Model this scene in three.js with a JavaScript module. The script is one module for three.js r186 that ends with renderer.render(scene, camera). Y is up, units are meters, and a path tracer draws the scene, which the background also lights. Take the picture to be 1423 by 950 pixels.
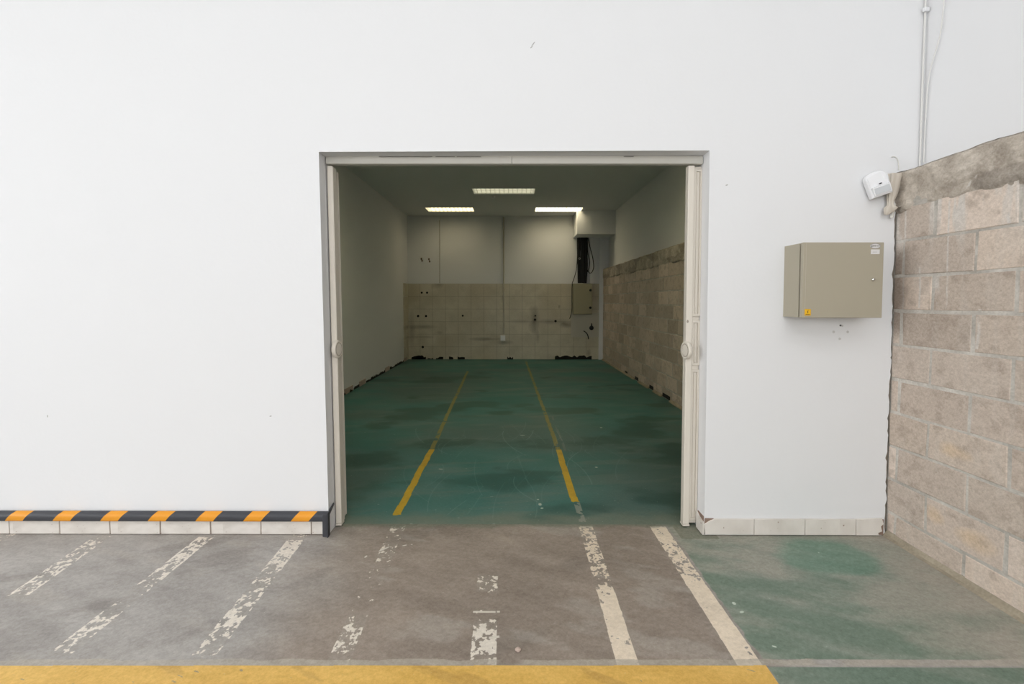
import * as THREE from 'three';
import { RoundedBoxGeometry } from 'three/addons/geometries/RoundedBoxGeometry.js';
import { mergeGeometries, mergeVertices } from 'three/addons/utils/BufferGeometryUtils.js';
import { RectAreaLightUniformsLib } from 'three/addons/lights/RectAreaLightUniformsLib.js';

// ------------------------------------------------------------------ camera, light, exposure
const scene = new THREE.Scene();
scene.background = new THREE.Color(0.02, 0.02, 0.02);
const FRAME_W = 1423, FRAME_H = 950;
const camera = new THREE.PerspectiveCamera(73.165, FRAME_W / FRAME_H, 0.05, 60);
camera.position.set(0, 1.44, 2.788);
camera.rotation.order = 'YXZ';
camera.rotation.set(-0.039, 0.0029, 0.0006);
camera.setViewOffset(FRAME_W, FRAME_H, 0, 32.3, FRAME_W, FRAME_H);   // lens shifted down a little
camera.updateProjectionMatrix();
camera.updateMatrixWorld();

const renderer = new THREE.WebGLRenderer({ antialias: true });
renderer.toneMapping = THREE.LinearToneMapping;
renderer.toneMappingExposure = 1.0;
renderer.shadowMap.enabled = true;
RectAreaLightUniformsLib.init();

const ADDED_SKYLIGHT = 1.33, ADDED_SIDE_WINDOW = 5.9, ADDED_REAR_WINDOW = 2.33;   // brightness of the added, unseen roof panels, end windows and rear windows
const DAY = new THREE.Color(0.97, 0.985, 1.0);
const HALL = { x0: -9.4, x1: 2.44, z1: 8.2, top: 5.2 };

// ------------------------------------------------------------------ helpers
let seed = 20240;
const rnd = () => { seed = (seed * 1664525 + 1013904223) >>> 0; return seed / 4294967296; };
const rr = (a, b) => a + (b - a) * rnd();
const PERM = new Uint8Array(512), VAL = new Float32Array(256);
for (let i = 0; i < 256; i++) { PERM[i] = i; VAL[i] = rnd(); }
for (let i = 255; i > 0; i--) { const j = Math.floor(rnd() * (i + 1)); [PERM[i], PERM[j]] = [PERM[j], PERM[i]]; }
for (let i = 0; i < 256; i++) PERM[256 + i] = PERM[i];
function noise(x, y) {
  const xf = Math.floor(x), yf = Math.floor(y); let u = x - xf, v = y - yf;
  const X = xf & 255, Y = yf & 255, X1 = (X + 1) & 255, Y1 = (Y + 1) & 255;
  u = u * u * (3 - 2 * u); v = v * v * (3 - 2 * v);
  const a = VAL[PERM[PERM[X] + Y]], b = VAL[PERM[PERM[X1] + Y]], c = VAL[PERM[PERM[X] + Y1]], d = VAL[PERM[PERM[X1] + Y1]];
  return a + (b - a) * u + (c - a + (a - b - c + d) * u) * v;
}
function fbm(x, y, oct = 4) { let s = 0, a = 0.5, n = 0; for (let i = 0; i < oct; i++) { s += a * noise(x, y); n += a; a *= 0.5; x = x * 2.03 + 17.1; y = y * 2.03 + 5.7; } return s / n; }
const clamp = (x, a = 0, b = 1) => Math.min(b, Math.max(a, x));
const sstep = (a, b, x) => { const t = clamp((x - a) / (b - a)); return t * t * (3 - 2 * t); };
const mix = (a, b, t) => [a[0] + (b[0] - a[0]) * t, a[1] + (b[1] - a[1]) * t, a[2] + (b[2] - a[2]) * t];

function paint(w, h, fn) {                       // colour canvas; fn(u, v) with v up returns sRGB 0..255
  const cv = document.createElement('canvas'); cv.width = w; cv.height = h;
  const ctx = cv.getContext('2d'), im = ctx.createImageData(w, h), d = im.data;
  for (let j = 0; j < h; j++) for (let i = 0; i < w; i++) {
    const c = fn((i + 0.5) / w, 1 - (j + 0.5) / h), o = (j * w + i) * 4;
    d[o] = c[0]; d[o + 1] = c[1]; d[o + 2] = c[2]; d[o + 3] = 255;
  }
  ctx.putImageData(im, 0, 0);
  return [cv, ctx];
}
function asTexture(cv, srgb = true, repeat = true) {
  const t = new THREE.CanvasTexture(cv);
  if (srgb) t.colorSpace = THREE.SRGBColorSpace;
  t.wrapS = t.wrapT = repeat ? THREE.RepeatWrapping : THREE.ClampToEdgeWrapping;
  t.magFilter = THREE.LinearFilter;
  return t;
}
const mat = (o) => new THREE.MeshStandardMaterial({ roughness: 0.8, ...o });
const taken = new Map();
function numbered(name) { const n = taken.get(name) ?? 0; taken.set(name, n + 1); return n ? name + '_' + String(n).padStart(3, '0') : name; }
function mesh(name, g, m, parent = scene) {
  const o = new THREE.Mesh(g, m); o.name = parent === scene ? numbered(name) : name;
  o.castShadow = o.receiveShadow = true; parent.add(o); return o;
}
function group(name, [x, y, z] = [0, 0, 0]) { const o = new THREE.Group(); o.name = numbered(name); o.position.set(x, y, z); scene.add(o); return o; }
function tag(o, label, category, extra = {}) { Object.assign(o.userData, { label, category, ...extra }); return o; }
const structure = (o, label, category) => tag(o, label, category, { kind: 'structure' });
function box(x0, x1, y0, y1, z0, z1) {           // box with uv in metres on every face
  const g = new THREE.BoxGeometry(x1 - x0, y1 - y0, z1 - z0).translate((x0 + x1) / 2, (y0 + y1) / 2, (z0 + z1) / 2);
  const p = g.attributes.position, n = g.attributes.normal, uv = g.attributes.uv;
  for (let i = 0; i < p.count; i++) {
    if (Math.abs(n.getX(i)) > 0.5) uv.setXY(i, p.getZ(i), p.getY(i));
    else if (Math.abs(n.getY(i)) > 0.5) uv.setXY(i, p.getX(i), p.getZ(i));
    else uv.setXY(i, p.getX(i), p.getY(i));
  }
  return g;
}
// a plate in the xy plane, centred, its face at z = 0 looking to +z, chamfered rim; u0,v0 and scale place its uv on a bigger map
function plate(w, h, t, c, u0 = 0, v0 = 0, su = 1, sv = 1, jit = 0) {
  const j = () => jit * (rnd() - 0.5), A = w / 2, B = h / 2;
  const out = [[-A + j(), -B + j()], [A + j(), -B + j()], [A + j(), B + j()], [-A + j(), B + j()]];
  const inn = out.map(([x, y]) => [x - Math.sign(x) * c, y - Math.sign(y) * c]);
  const P = [], U = [];
  const put = (x, y, z) => { P.push(x, y, z); U.push((u0 + x) * su, (v0 + y) * sv); };
  const quad = (a, b, d, e) => { for (const q of [a, b, d, a, d, e]) put(...q); };
  quad(...inn.map(([x, y]) => [x, y, 0]));
  for (let i = 0; i < 4; i++) {
    const k = (i + 1) % 4;
    quad([...out[i], -c], [...out[k], -c], [...inn[k], 0], [...inn[i], 0]);
    quad([...out[i], -t], [...out[k], -t], [...out[k], -c], [...out[i], -c]);
  }
  const g = new THREE.BufferGeometry();
  g.setAttribute('position', new THREE.Float32BufferAttribute(P, 3));
  g.setAttribute('uv', new THREE.Float32BufferAttribute(U, 2));
  g.computeVertexNormals();
  return g;
}
// photo pixel -> point on the plane axis = value (axis 'x', 'y' or 'z')
const _R = new THREE.Matrix4().makeRotationFromEuler(camera.rotation);
function at(u, v, axis, value) {
  const f = 475 / Math.tan(THREE.MathUtils.degToRad(camera.fov / 2));
  const d = new THREE.Vector3((u - 711.5) / f, -(v - 475 + 32.3) / f, -1).applyMatrix4(_R);
  return d.multiplyScalar((value - camera.position[axis]) / d[axis]).add(camera.position);
}
const tube = (pts, r, seg = 24, rad = 8) => new THREE.TubeGeometry(new THREE.CatmullRomCurve3(pts.map((p) => (p.isVector3 ? p : new THREE.Vector3(...p)))), seg, r, rad, false);

// ------------------------------------------------------------------ surface maps
const [plasterCv] = paint(1024, 1024, (u, v) => {
  const x = u * 24, y = v * 24, n = fbm(x, y, 4) * 0.6 + fbm(x * 6 + 3, y * 6, 2) * 0.4;
  const k = 128 + (n - 0.5) * 150; return [k, k, k];
});
const plasterBump = asTexture(plasterCv, false); plasterBump.repeat.set(0.4, 0.4);
const M = {};
M.wall = mat({ color: new THREE.Color().setRGB(0.80, 0.80, 0.805), roughness: 0.75, bumpMap: plasterBump, bumpScale: 0.0012 });
M.ceiling = mat({ color: new THREE.Color().setRGB(0.78, 0.78, 0.78), roughness: 0.85, bumpMap: plasterBump, bumpScale: 0.001 });
M.hallCeiling = mat({ color: new THREE.Color().setRGB(0.7, 0.7, 0.69), roughness: 0.9 });
M.pvc = mat({ color: new THREE.Color().setRGB(0.70, 0.645, 0.56), roughness: 0.45 });
M.track = mat({ color: new THREE.Color().setRGB(0.60, 0.58, 0.52), roughness: 0.5 });
M.dark = mat({ color: new THREE.Color().setRGB(0.012, 0.012, 0.012), roughness: 0.9 });
M.filler = mat({ color: new THREE.Color().setRGB(0.20, 0.17, 0.135), roughness: 1 });
M.rubber = mat({ color: new THREE.Color().setRGB(0.045, 0.047, 0.055), roughness: 0.5 });
M.bumperYellow = mat({ color: new THREE.Color().setRGB(0.80, 0.32, 0.015), roughness: 0.45 });
M.cabinet = mat({ color: new THREE.Color().setRGB(0.40, 0.36, 0.275), roughness: 0.5 });
M.cabinetSide = M.cabinet;
M.chrome = mat({ color: new THREE.Color().setRGB(0.72, 0.71, 0.68), roughness: 0.25, metalness: 1 });
M.plastic = mat({ color: new THREE.Color().setRGB(0.82, 0.82, 0.83), roughness: 0.35 });
M.lens = mat({ color: new THREE.Color().setRGB(0.60, 0.62, 0.64), roughness: 0.4 });
M.sleeve = mat({ color: new THREE.Color().setRGB(0.62, 0.56, 0.48), roughness: 0.6 });
M.cable = mat({ color: new THREE.Color().setRGB(0.012, 0.012, 0.013), roughness: 0.5 });
M.whiteCable = mat({ color: new THREE.Color().setRGB(0.70, 0.68, 0.63), roughness: 0.6 });
M.paintedCable = mat({ color: new THREE.Color().setRGB(0.74, 0.73, 0.70), roughness: 0.7 });
M.alu = mat({ color: new THREE.Color().setRGB(0.78, 0.77, 0.72), roughness: 0.38, metalness: 0.7 });
M.enamel = mat({ color: new THREE.Color().setRGB(0.8, 0.8, 0.76), roughness: 0.5 });
M.adhesive = mat({ color: new THREE.Color().setRGB(0.012, 0.012, 0.010), roughness: 0.95 });
M.claycore = mat({ color: new THREE.Color().setRGB(0.27, 0.19, 0.145), roughness: 1 });

// concrete used for the floor that the photo does not show, and for mortar
const [concreteCv] = paint(512, 512, (u, v) => {
  const n = fbm(u * 8, v * 8, 5), k = 108 + (n - 0.5) * 60 + (noise(u * 200, v * 200) - 0.5) * 14; return [k + 4, k, k - 5];
});
const concreteMap = asTexture(concreteCv); concreteMap.repeat.set(0.4, 0.4);
M.concrete = mat({ map: concreteMap, roughness: 0.7 });
const [mortarCv] = paint(512, 512, (u, v) => {
  const n = fbm(u * 14, v * 14, 5), k = 188 + (n - 0.5) * 60 + (noise(u * 220, v * 220) - 0.5) * 22; return [k + 3, k - 3, k - 12];
});
const mortarMap = asTexture(mortarCv); mortarMap.repeat.set(0.6, 0.6);
M.mortar = mat({ map: mortarMap, bumpMap: mortarMap, bumpScale: 0.004, roughness: 0.95 });

// ------------------------------------------------------------------ floor
const STRIPES = [   // painted parking lines: centre x at z = 0, lean, width, [z, share of paint left] knots, how far edges outlast the middle
  { x: -3.12, k: 0.14, w: 0.10, c: [[0.0, 0.2], [0.1, 0.3], [0.2, 0.12], [0.3, 0]], e: 0.1 },
  { x: -2.515, k: 0.155, w: 0.10, c: [[0.0, 0.06], [0.05, 0.18], [0.28, 0.28], [0.36, 0.46], [0.42, 0.42], [0.47, 0.28], [0.53, 0.42], [0.6, 0.3], [0.63, 0.0]], e: 0.22 },
  { x: -1.873, k: 0.024, w: 0.095, c: [[0.02, 0], [0.05, 0.55], [0.2, 0.5], [0.28, 0.58], [0.32, 0.36], [0.45, 0.3], [0.52, 0.22], [0.58, 0.05], [0.68, 0.12], [0.75, 0.34], [0.9, 0.3], [0.96, 0.25], [0.99, 0]], e: 0.2 },
  { x: -1.315, k: 0.06, w: 0.10, c: [[-0.01, 0], [0.03, 0.5], [0.06, 0.25], [0.08, 0.66], [0.3, 0.62], [0.36, 0.35], [0.42, 0.1], [0.5, 0.26], [0.66, 0.3], [0.74, 0.44], [0.8, 0.42], [0.9, 0.3], [0.97, 0.2], [0.985, 0]], e: 0.12 },
  { x: -0.73, k: 0.03, w: 0.09, c: [[-0.12, 0], [-0.09, 0.42], [-0.06, 0.36], [-0.03, 0.05], [0.1, 0.12], [0.15, 0.38], [0.24, 0.3], [0.3, 0.05], [0.7, 0.02], [0.79, 0.3], [0.85, 0.5], [0.93, 0.48], [0.96, 0.1], [0.99, 0.2]], e: 0.05 },
  { x: -0.142, k: 0.022, w: 0.105, c: [[0.4, 0], [0.45, 0.3], [0.53, 0.32], [0.57, 0], [0.69, 0.0], [0.705, 0.42], [0.72, 0], [0.76, 0.1], [0.8, 0.44], [0.93, 0.46], [1.0, 0.4], [1.02, 0.3]], e: 0.05 },
  { x: 0.464, k: -0.008, w: 0.088, c: [[-0.115, 0], [-0.1, 0.8], [-0.08, 0.4], [0.0, 0.45], [0.12, 0.48], [0.2, 0.5], [0.3, 0.5], [0.38, 0.42], [0.44, 0.1], [0.5, 0.12], [0.53, 0.75], [0.6, 0.62], [0.68, 0.78], [0.72, 0.98], [1.0, 1]], e: 0.03 },
  { x: 0.924, k: 0.014, w: 0.10, c: [[-0.11, 0], [-0.1, 0.9], [0.02, 0.85], [0.1, 0.6], [0.25, 0.55], [0.3, 0.45], [0.38, 0.52], [0.46, 0.6], [0.5, 0.9], [0.62, 0.82], [0.7, 0.95], [1.0, 1]], e: 0.05 },
];
const knot = (c, z) => { if (z <= c[0][0] || z >= c[c.length - 1][0]) return z >= c[c.length - 1][0] ? c[c.length - 1][1] : c[0][1]; let i = 1; while (c[i][0] < z) i++; const t = (z - c[i - 1][0]) / (c[i][0] - c[i - 1][0]); return c[i - 1][1] + (c[i][1] - c[i - 1][1]) * t; };
function hallFloor(x, z) {
  const big = fbm(x * 1.3 + 4, z * 1.3, 4), mid = fbm(x * 5 + z * 2.2, z * 9 - x * 3, 4), smear = fbm(x * 2 + z * 3, (z * 1.2 - x * 0.55) * 9, 4), fine = noise(x * 260, z * 260), grit = noise(x * 90, z * 90);
  let c = mix([136, 129, 122], [172, 165, 157], clamp((big * 0.45 + mid * 0.35 + smear * 0.4 - 0.33) * 1.6));
  const tyre = sstep(-1.5, -0.7, x + (big - 0.5) * 1.2) * (1 - sstep(0.8, 1.1, x));       // browner lane trodden to the opening
  c = mix(mix(c, [c[0] * 1.10, c[1] * 1.12, c[2] * 1.14], 1 - tyre), [c[0] * 0.97, c[1] * 0.92, c[2] * 0.88], tyre * 0.8);
  const darkSmear = sstep(0.58, 0.72, fbm(x * 2.6 + 9, z * 4.5 + x * 1.5, 4)); c = mix(c, [110, 103, 96], darkSmear * 0.28);
  const pale = sstep(0.6, 0.75, fbm(x * 3 + 31, z * 7 - x * 2, 4)); c = mix(c, [172, 165, 156], pale * 0.45);
  // green paint on the right-hand bay
  const edge = x - (0.985 + 0.014 * z) + (noise(z * 30, 3) - 0.5) * 0.012;
  const gz = z < 0.985 || z > 1.025;
  if (edge > 0 && gz) {
    const wear = fbm(x * 2.1 + 3, z * 3.2 + 8, 5), streak = fbm(x * 3 + z * 2, (z - x * 0.35) * 11, 4);
    const rim = sstep(0.16, 0.0, z + (streak - 0.5) * 0.2) * 0.7 + sstep(0.42, 0.0, 2.28 + z * 0.013 - x + (streak - 0.5) * 0.35) * 0.95;   // paint trodden off along the skirting and the block wall
    let g = mix([112, 129, 114], [144, 150, 138], clamp((streak - 0.3) * 1.8));
    g = mix(g, [162, 157, 145], clamp(sstep(0.36, 0.7, wear + (streak - 0.5) * 0.35) * 0.75 + rim * (0.5 + streak * 0.5)));
    const ex = (x - 1.75) / 0.3, ez = (z - 0.24) / 0.19, el = ex * ex + ez * ez + (streak - 0.5) * 0.4;
    g = mix(g, [90, 132, 111], sstep(1.2, 0.5, el + (wear - 0.5) * 1.2) * 0.5);
    if (z > 1.02) g = mix(g, [96, 118, 103], 0.4);
    c = mix(c, g, clamp(edge / 0.006));
  }
  if (x > 1.02 && z < 0.05 && x < 1.25) c = mix(c, [108, 110, 92], 0.5);
  // worn white lines
  for (const s of STRIPES) {
    const d = Math.abs(x - s.x - s.k * z + (noise(z * 24, s.x * 9) - 0.5) * 0.004) / (s.w / 2);
    if (d > 1.25 || z < -0.13 || z > 1.024) continue;
    const cov = knot(s.c, z); 
    if (cov <= 0 && d > 1.02) continue;
    if (d < 1) {
      c = mix(c, [158, 152, 142], 0.28 * sstep(0, 0.2, cov));                                // ghost of the line where paint wore thin
      const n = fbm(x * 95 + 7, z * 80, 3) * 0.45 + fbm(x * 34 + z * 12, z * 30 - x * 9, 3) * 0.55;
      const lim = 0.28 + 0.46 * cov + (d > 0.72 ? s.e * 0.35 * (0.4 + cov) : 0);
      const p = cov >= 0.97 ? 1 - sstep(0.68, 0.71, n) : 1 - sstep(lim - 0.012, lim + 0.02, n);
      const cream = mix([238, 222, 200], [220, 205, 185], fbm(x * 9, z * 9, 3));
      c = mix(c, x < 0 ? mix(cream, [226, 220, 210], 0.7) : cream, p * 0.96 * (cov <= 0 ? 0 : 1));
    }
  }
  // joint between slabs and yellow line beyond it
  const jz = z + 0.004 * x;
  if (jz > 0.992 + (fbm(x * 9, 2, 3) - 0.5) * 0.02 && jz < 1.024) {
    const gone = fbm(x * 2.3 + 2, z * 6, 3); c = mix(c, [176, 168, 155], 0.9 * sstep(0.34, 0.44, gone + (x > 0.6 ? 0.2 : 0)) * (0.7 + 0.5 * (mid - 0.3)));
  }
  if (jz > 1.022 && jz < 1.175 && x < 1.0 + (jz - 1.02) * 0.02 + (noise(z * 40, 1) - 0.5) * 0.004) {
    let y = mix([206, 163, 78], [226, 184, 100], clamp(fbm(x * 3, z * 6, 4) * 1.5 - 0.25));
    y = mix(y, [182, 144, 76], sstep(0.6, 0.72, smear) * 0.5);
    const chip = fbm(x * 14 + 2, z * 60 - x * 20, 3); if (chip > 0.83) y = mix(y, [150, 138, 118], 0.8);
    c = y;
  }
  // green dust drifting out of the room over the sill
  if (z < -0.02) { const t = sstep(-0.07, -0.13, z + (fbm(x * 7, z * 11, 3) - 0.5) * 0.06); if (Math.abs(x) < 1.2) c = mix(c, [118, 122, 108], t * 0.75); }
  const speck = noise(x * 120 + 5, z * 120); if (speck > 0.965) c = mix(c, [205, 200, 190], 0.5);
  const k = (fine - 0.5) * 15 + (grit - 0.5) * 12 + (noise(x * 38 + z * 9, z * 62) - 0.5) * 9;
  return [c[0] + k, c[1] + k, c[2] + k];
}
function slabMaterial(x0, x1, z0, z1, fn, w, h, rough, extra) {
  const [cv, ctx] = paint(w, h, (u, v) => fn(x0 + (x1 - x0) * u, z1 - (z1 - z0) * v));
  if (extra) extra(ctx, (x) => (x - x0) / (x1 - x0) * w, (z) => (z - z0) / (z1 - z0) * h, w / (x1 - x0));
  const t = asTexture(cv, true, false);
  return mat({ map: t, bumpMap: t, bumpScale: 0.0012, roughness: rough });
}
function slab(name, parent, x0, x1, z0, z1, m, unit = true, y0 = -0.15) {
  const g = box(x0, x1, y0, 0, z0, z1), p = g.attributes.position, uv = g.attributes.uv;
  if (unit) for (let i = 0; i < p.count; i++) uv.setXY(i, (p.getX(i) - x0) / (x1 - x0), (z1 - p.getZ(i)) / (z1 - z0));
  return mesh(name, g, m, parent);
}
const fl = structure(group('floor'), 'worn grey concrete hall floor with faded white parking lines and yellow edge line', 'floor');
const FZ0 = -0.13, FZ1 = 1.77;
const flake = (ctx, X, Z, s, list, color) => { ctx.fillStyle = color; for (const [x, z, a, b, r] of list) { ctx.save(); ctx.translate(X(x), Z(z)); ctx.rotate(r); ctx.beginPath(); ctx.ellipse(0, 0, a * s, b * s, 0, 0, 7); ctx.fill(); ctx.restore(); } };
const leftMat = slabMaterial(-3.4, 0, FZ0, FZ1, hallFloor, 1536, 858, 0.62, (ctx, X, Z, s) => {
  flake(ctx, X, Z, s, [[-0.75, 0.17, 0.035, 0.008, -0.8], [-0.64, 0.13, 0.014, 0.006, -0.4], [-0.6, 0.12, 0.006, 0.004, 0], [-0.83, 0.25, 0.006, 0.012, 0.3]], '#d3cdc3');
  ctx.fillStyle = '#d6cfc2'; ctx.fillRect(X(-0.186), Z(0.703), 0.105 * s, 0.011 * s); ctx.fillRect(X(-0.075), Z(0.701), 0.014 * s, 0.012 * s);
  ctx.save(); ctx.translate(X(-0.08), Z(0.862)); ctx.rotate(-0.18); ctx.fillRect(-0.025 * s, 0, 0.045 * s, 0.014 * s); ctx.restore();
});
const rightMat = slabMaterial(0, 2.7, FZ0, FZ1, hallFloor, 1220, 858, 0.62, (ctx, X, Z, s) => {
  flake(ctx, X, Z, s, [[1.053, 0.644, 0.009, 0.011, 0.2], [1.06, 0.705, 0.011, 0.006, -0.3], [1.09, 0.918, 0.009, 0.005, 0.4], [1.75, 0.2, 0.004, 0.004, 0]], '#c3cdbf');
});
slab('slab', fl, -3.4, 0, FZ0, FZ1, leftMat);
slab('slab', fl, 0, 2.7, FZ0, FZ1, rightMat);
slab('slab', fl, HALL.x0 - 0.2, -3.4, FZ0, FZ1, M.concrete, false);
slab('slab', fl, HALL.x0 - 0.2, 2.7, FZ1, HALL.z1 + 0.2, M.concrete, false);

// room floor: green paint, dust, two worn yellow lines
const RX0 = -2.75, RX1 = 2.5, RZ0 = -8.7, RZ1 = -0.13;
function roomFloor(x, z) {
  const big = fbm(x * 0.9 + 11, z * 0.8, 4), mid = fbm(x * 3, z * 4.5 + 7, 5), sm = fbm(x * 1.6 + z * 0.2, z * 7 + x, 4), fine = noise(x * 150, z * 150);
  let c = mix([54, 112, 106], [80, 122, 116], clamp((mid - 0.3) * 2));
  const worn = sstep(0.4, 0.66, fbm(x * 0.7 + 3, z * 0.9 + 21, 5));              // patches worn to a dull grey green
  c = mix(c, [82, 102, 97], worn * 0.7);
  c = mix(c, [106, 122, 113], sstep(0.54, 0.74, sm) * 0.5);
  c = mix(c, [24, 64, 58], sstep(0.56, 0.7, fbm(x * 1.4 + 40, z * 2.2, 4)) * 0.5);
  c = mix(c, [32, 108, 101], 0.5 * sstep(0.5, 0.66, fbm(x * 0.8 + 60, z * 1.1 + 4, 4)) * (1 - worn));
  const edge = z - RZ1; const dust = sstep(-0.26, -0.01, edge + (fbm(x * 6, z * 9, 4) - 0.5) * 0.22); c = mix(c, [118, 124, 110], dust * 0.8);
  // yellow lines
  const lines = [[-0.79 + (z < -1.56 ? (z + 1.56) * 0.0287 : (z + 1.56) * 0.002), -0.26, -6.6], [0.436 + (z < -1.7 ? (z + 1.7) * 0.021 : (z + 1.7) * 0.006), -0.47, -8.1]];
  for (const [lx, za, zb] of lines) {
    const d = Math.abs(x - lx + (noise(z * 9, lx) - 0.5) * 0.01); const w = z > -1.62 ? 0.027 : 0.022;
    if (d < w && z < za + (noise(x * 60, 4) - 0.5) * 0.03 && z > zb) {
      const n = fbm(x * 20, z * 14, 3);
      c = z > -1.62 ? mix([214, 176, 40], [188, 152, 44], n) : mix(c, [150, 134, 62], 0.78 * sstep(0.3, 0.42, n + 0.08));
    }
  }
  const gl = 0.50 + (z + 1.7) * 0.012; if (Math.abs(x - gl) < 0.012 && z < -1.6 && z > -2.9 && fbm(x * 40, z * 8, 2) > 0.42) c = mix(c, [120, 126, 116], 0.6);
  if (Math.abs(x - 0.452) < 0.022 && z > -0.45 && fbm(x * 30, z * 22, 3) > 0.44) c = mix(c, [152, 152, 140], 0.75);
  const speck = noise(x * 60 + 9, z * 60); if (speck > 0.972) c = mix(c, [196, 200, 190], 0.7);
  const k = (fine - 0.5) * 10; return [c[0] + k, c[1] + k, c[2] + k];
}
const roomMat = slabMaterial(RX0, RX1, RZ0, RZ1, roomFloor, 1180, 1926, 0.5, (ctx, X, Z, s) => {
  ctx.lineCap = 'round';
  for (let i = 0; i < 46; i++) {             // scratches and wheel arcs near the opening
    const x = rr(-0.9, 1.1), z = rr(-2.0, -0.2), a = rr(-0.5, 0.5), l = rr(0.15, 0.8), b = rr(-0.15, 0.15);
    ctx.strokeStyle = `rgba(168,188,178,${rr(0.12, 0.36)})`; ctx.lineWidth = rr(0.6, 1.8);
    ctx.beginPath(); ctx.moveTo(X(x), Z(z)); ctx.quadraticCurveTo(X(x + a * l / 2 + b), Z(z - l / 2), X(x + a * l), Z(z - l)); ctx.stroke();
  }
  flake(ctx, X, Z, s, [[0.19, -0.42, 0.012, 0.02, 0], [0.2, -0.36, 0.01, 0.012, 0.6], [0.18, -0.5, 0.008, 0.01, 0], [-0.62, -1.1, 0.02, 0.008, 0.2], [0.72, -1.15, 0.012, 0.012, 0], [0.1, -2.1, 0.03, 0.01, 0], [1.0, -2.4, 0.015, 0.015, 0]], '#b9c2b6');
});
const rf = structure(group('floor'), 'dark green painted floor of the room beyond the opening with two worn yellow lines', 'floor');
slab('slab', rf, RX0, RX1, RZ0, RZ1, roomMat);

// ------------------------------------------------------------------ partition wall with the wide opening
const OPEN = { lb: -1.137, lt: -1.1645, rb: 1.177, rt: 1.171, hl: 2.329, hr: 2.336 };
{
  const s = new THREE.Shape();
  s.moveTo(HALL.x0 - 0.2, 0); s.lineTo(OPEN.lb, 0); s.lineTo(OPEN.lt, OPEN.hl); s.lineTo(OPEN.rt, OPEN.hr); s.lineTo(OPEN.rb, 0);
  s.lineTo(2.274, 0);
  for (let y = 0.02; y < 2.19; y += rr(0.012, 0.035)) s.lineTo(2.289 + (fbm(y * 13, 3, 4) - 0.5) * 0.022 - (rnd() > 0.88 ? 0.006 : 0), y);   // ragged plaster edge beside the blocks
  s.lineTo(2.30, 2.205); s.lineTo(2.47, 2.21); s.lineTo(2.47, HALL.top + 0.1); s.lineTo(HALL.x0 - 0.2, HALL.top + 0.1);
  const g = new THREE.ExtrudeGeometry(s, { depth: 0.2, bevelEnabled: false }).translate(0, 0, -0.2);
  const w = group('wall_front'); structure(w, 'tall white plastered partition wall with the wide square opening', 'wall');
  mesh('plaster', g, M.wall, w);
  mesh('joint_filler', box(2.262, 2.296, 0, 2.2, -0.19, -0.006), M.filler, w);
  // screw holes left below the cabinet and small marks
  const ring = (u, v, r, m) => { const p = at(u, v, 'z', 0.0005); const o = mesh('screw_hole', new THREE.CylinderGeometry(r, r * 1.15, 0.003, 14).rotateX(Math.PI / 2), m, w); o.position.copy(p); };
  const plug = mat({ color: new THREE.Color().setRGB(0.6, 0.59, 0.57), roughness: 0.8 });
  ring(1168, 452, 0.0055, mat({ color: new THREE.Color().setRGB(0.1, 0.1, 0.1), roughness: 0.8 })); ring(1170.5, 452.5, 0.006, plug); ring(1158.5, 461, 0.007, plug); ring(1178, 461, 0.007, plug); ring(1167, 470.5, 0.007, plug);
  const scuff = mat({ color: new THREE.Color().setRGB(0.45, 0.44, 0.42), roughness: 0.9 });
  const chip = (u, v, l, a) => { const o = mesh('scuff', new THREE.SphereGeometry(1, 10, 6).scale(l, 0.003, 0.0015), scuff, w); o.position.copy(at(u, v, 'z', 0)); o.rotation.z = a; };
  chip(741, 61, 0.017, 0.9); chip(738.5, 65.5, 0.01, 0.7); chip(66, 578, 0.008, 1.5); chip(376, 578, 0.007, 0.2); chip(1010, 257, 0.008, 0.3);
}

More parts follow.
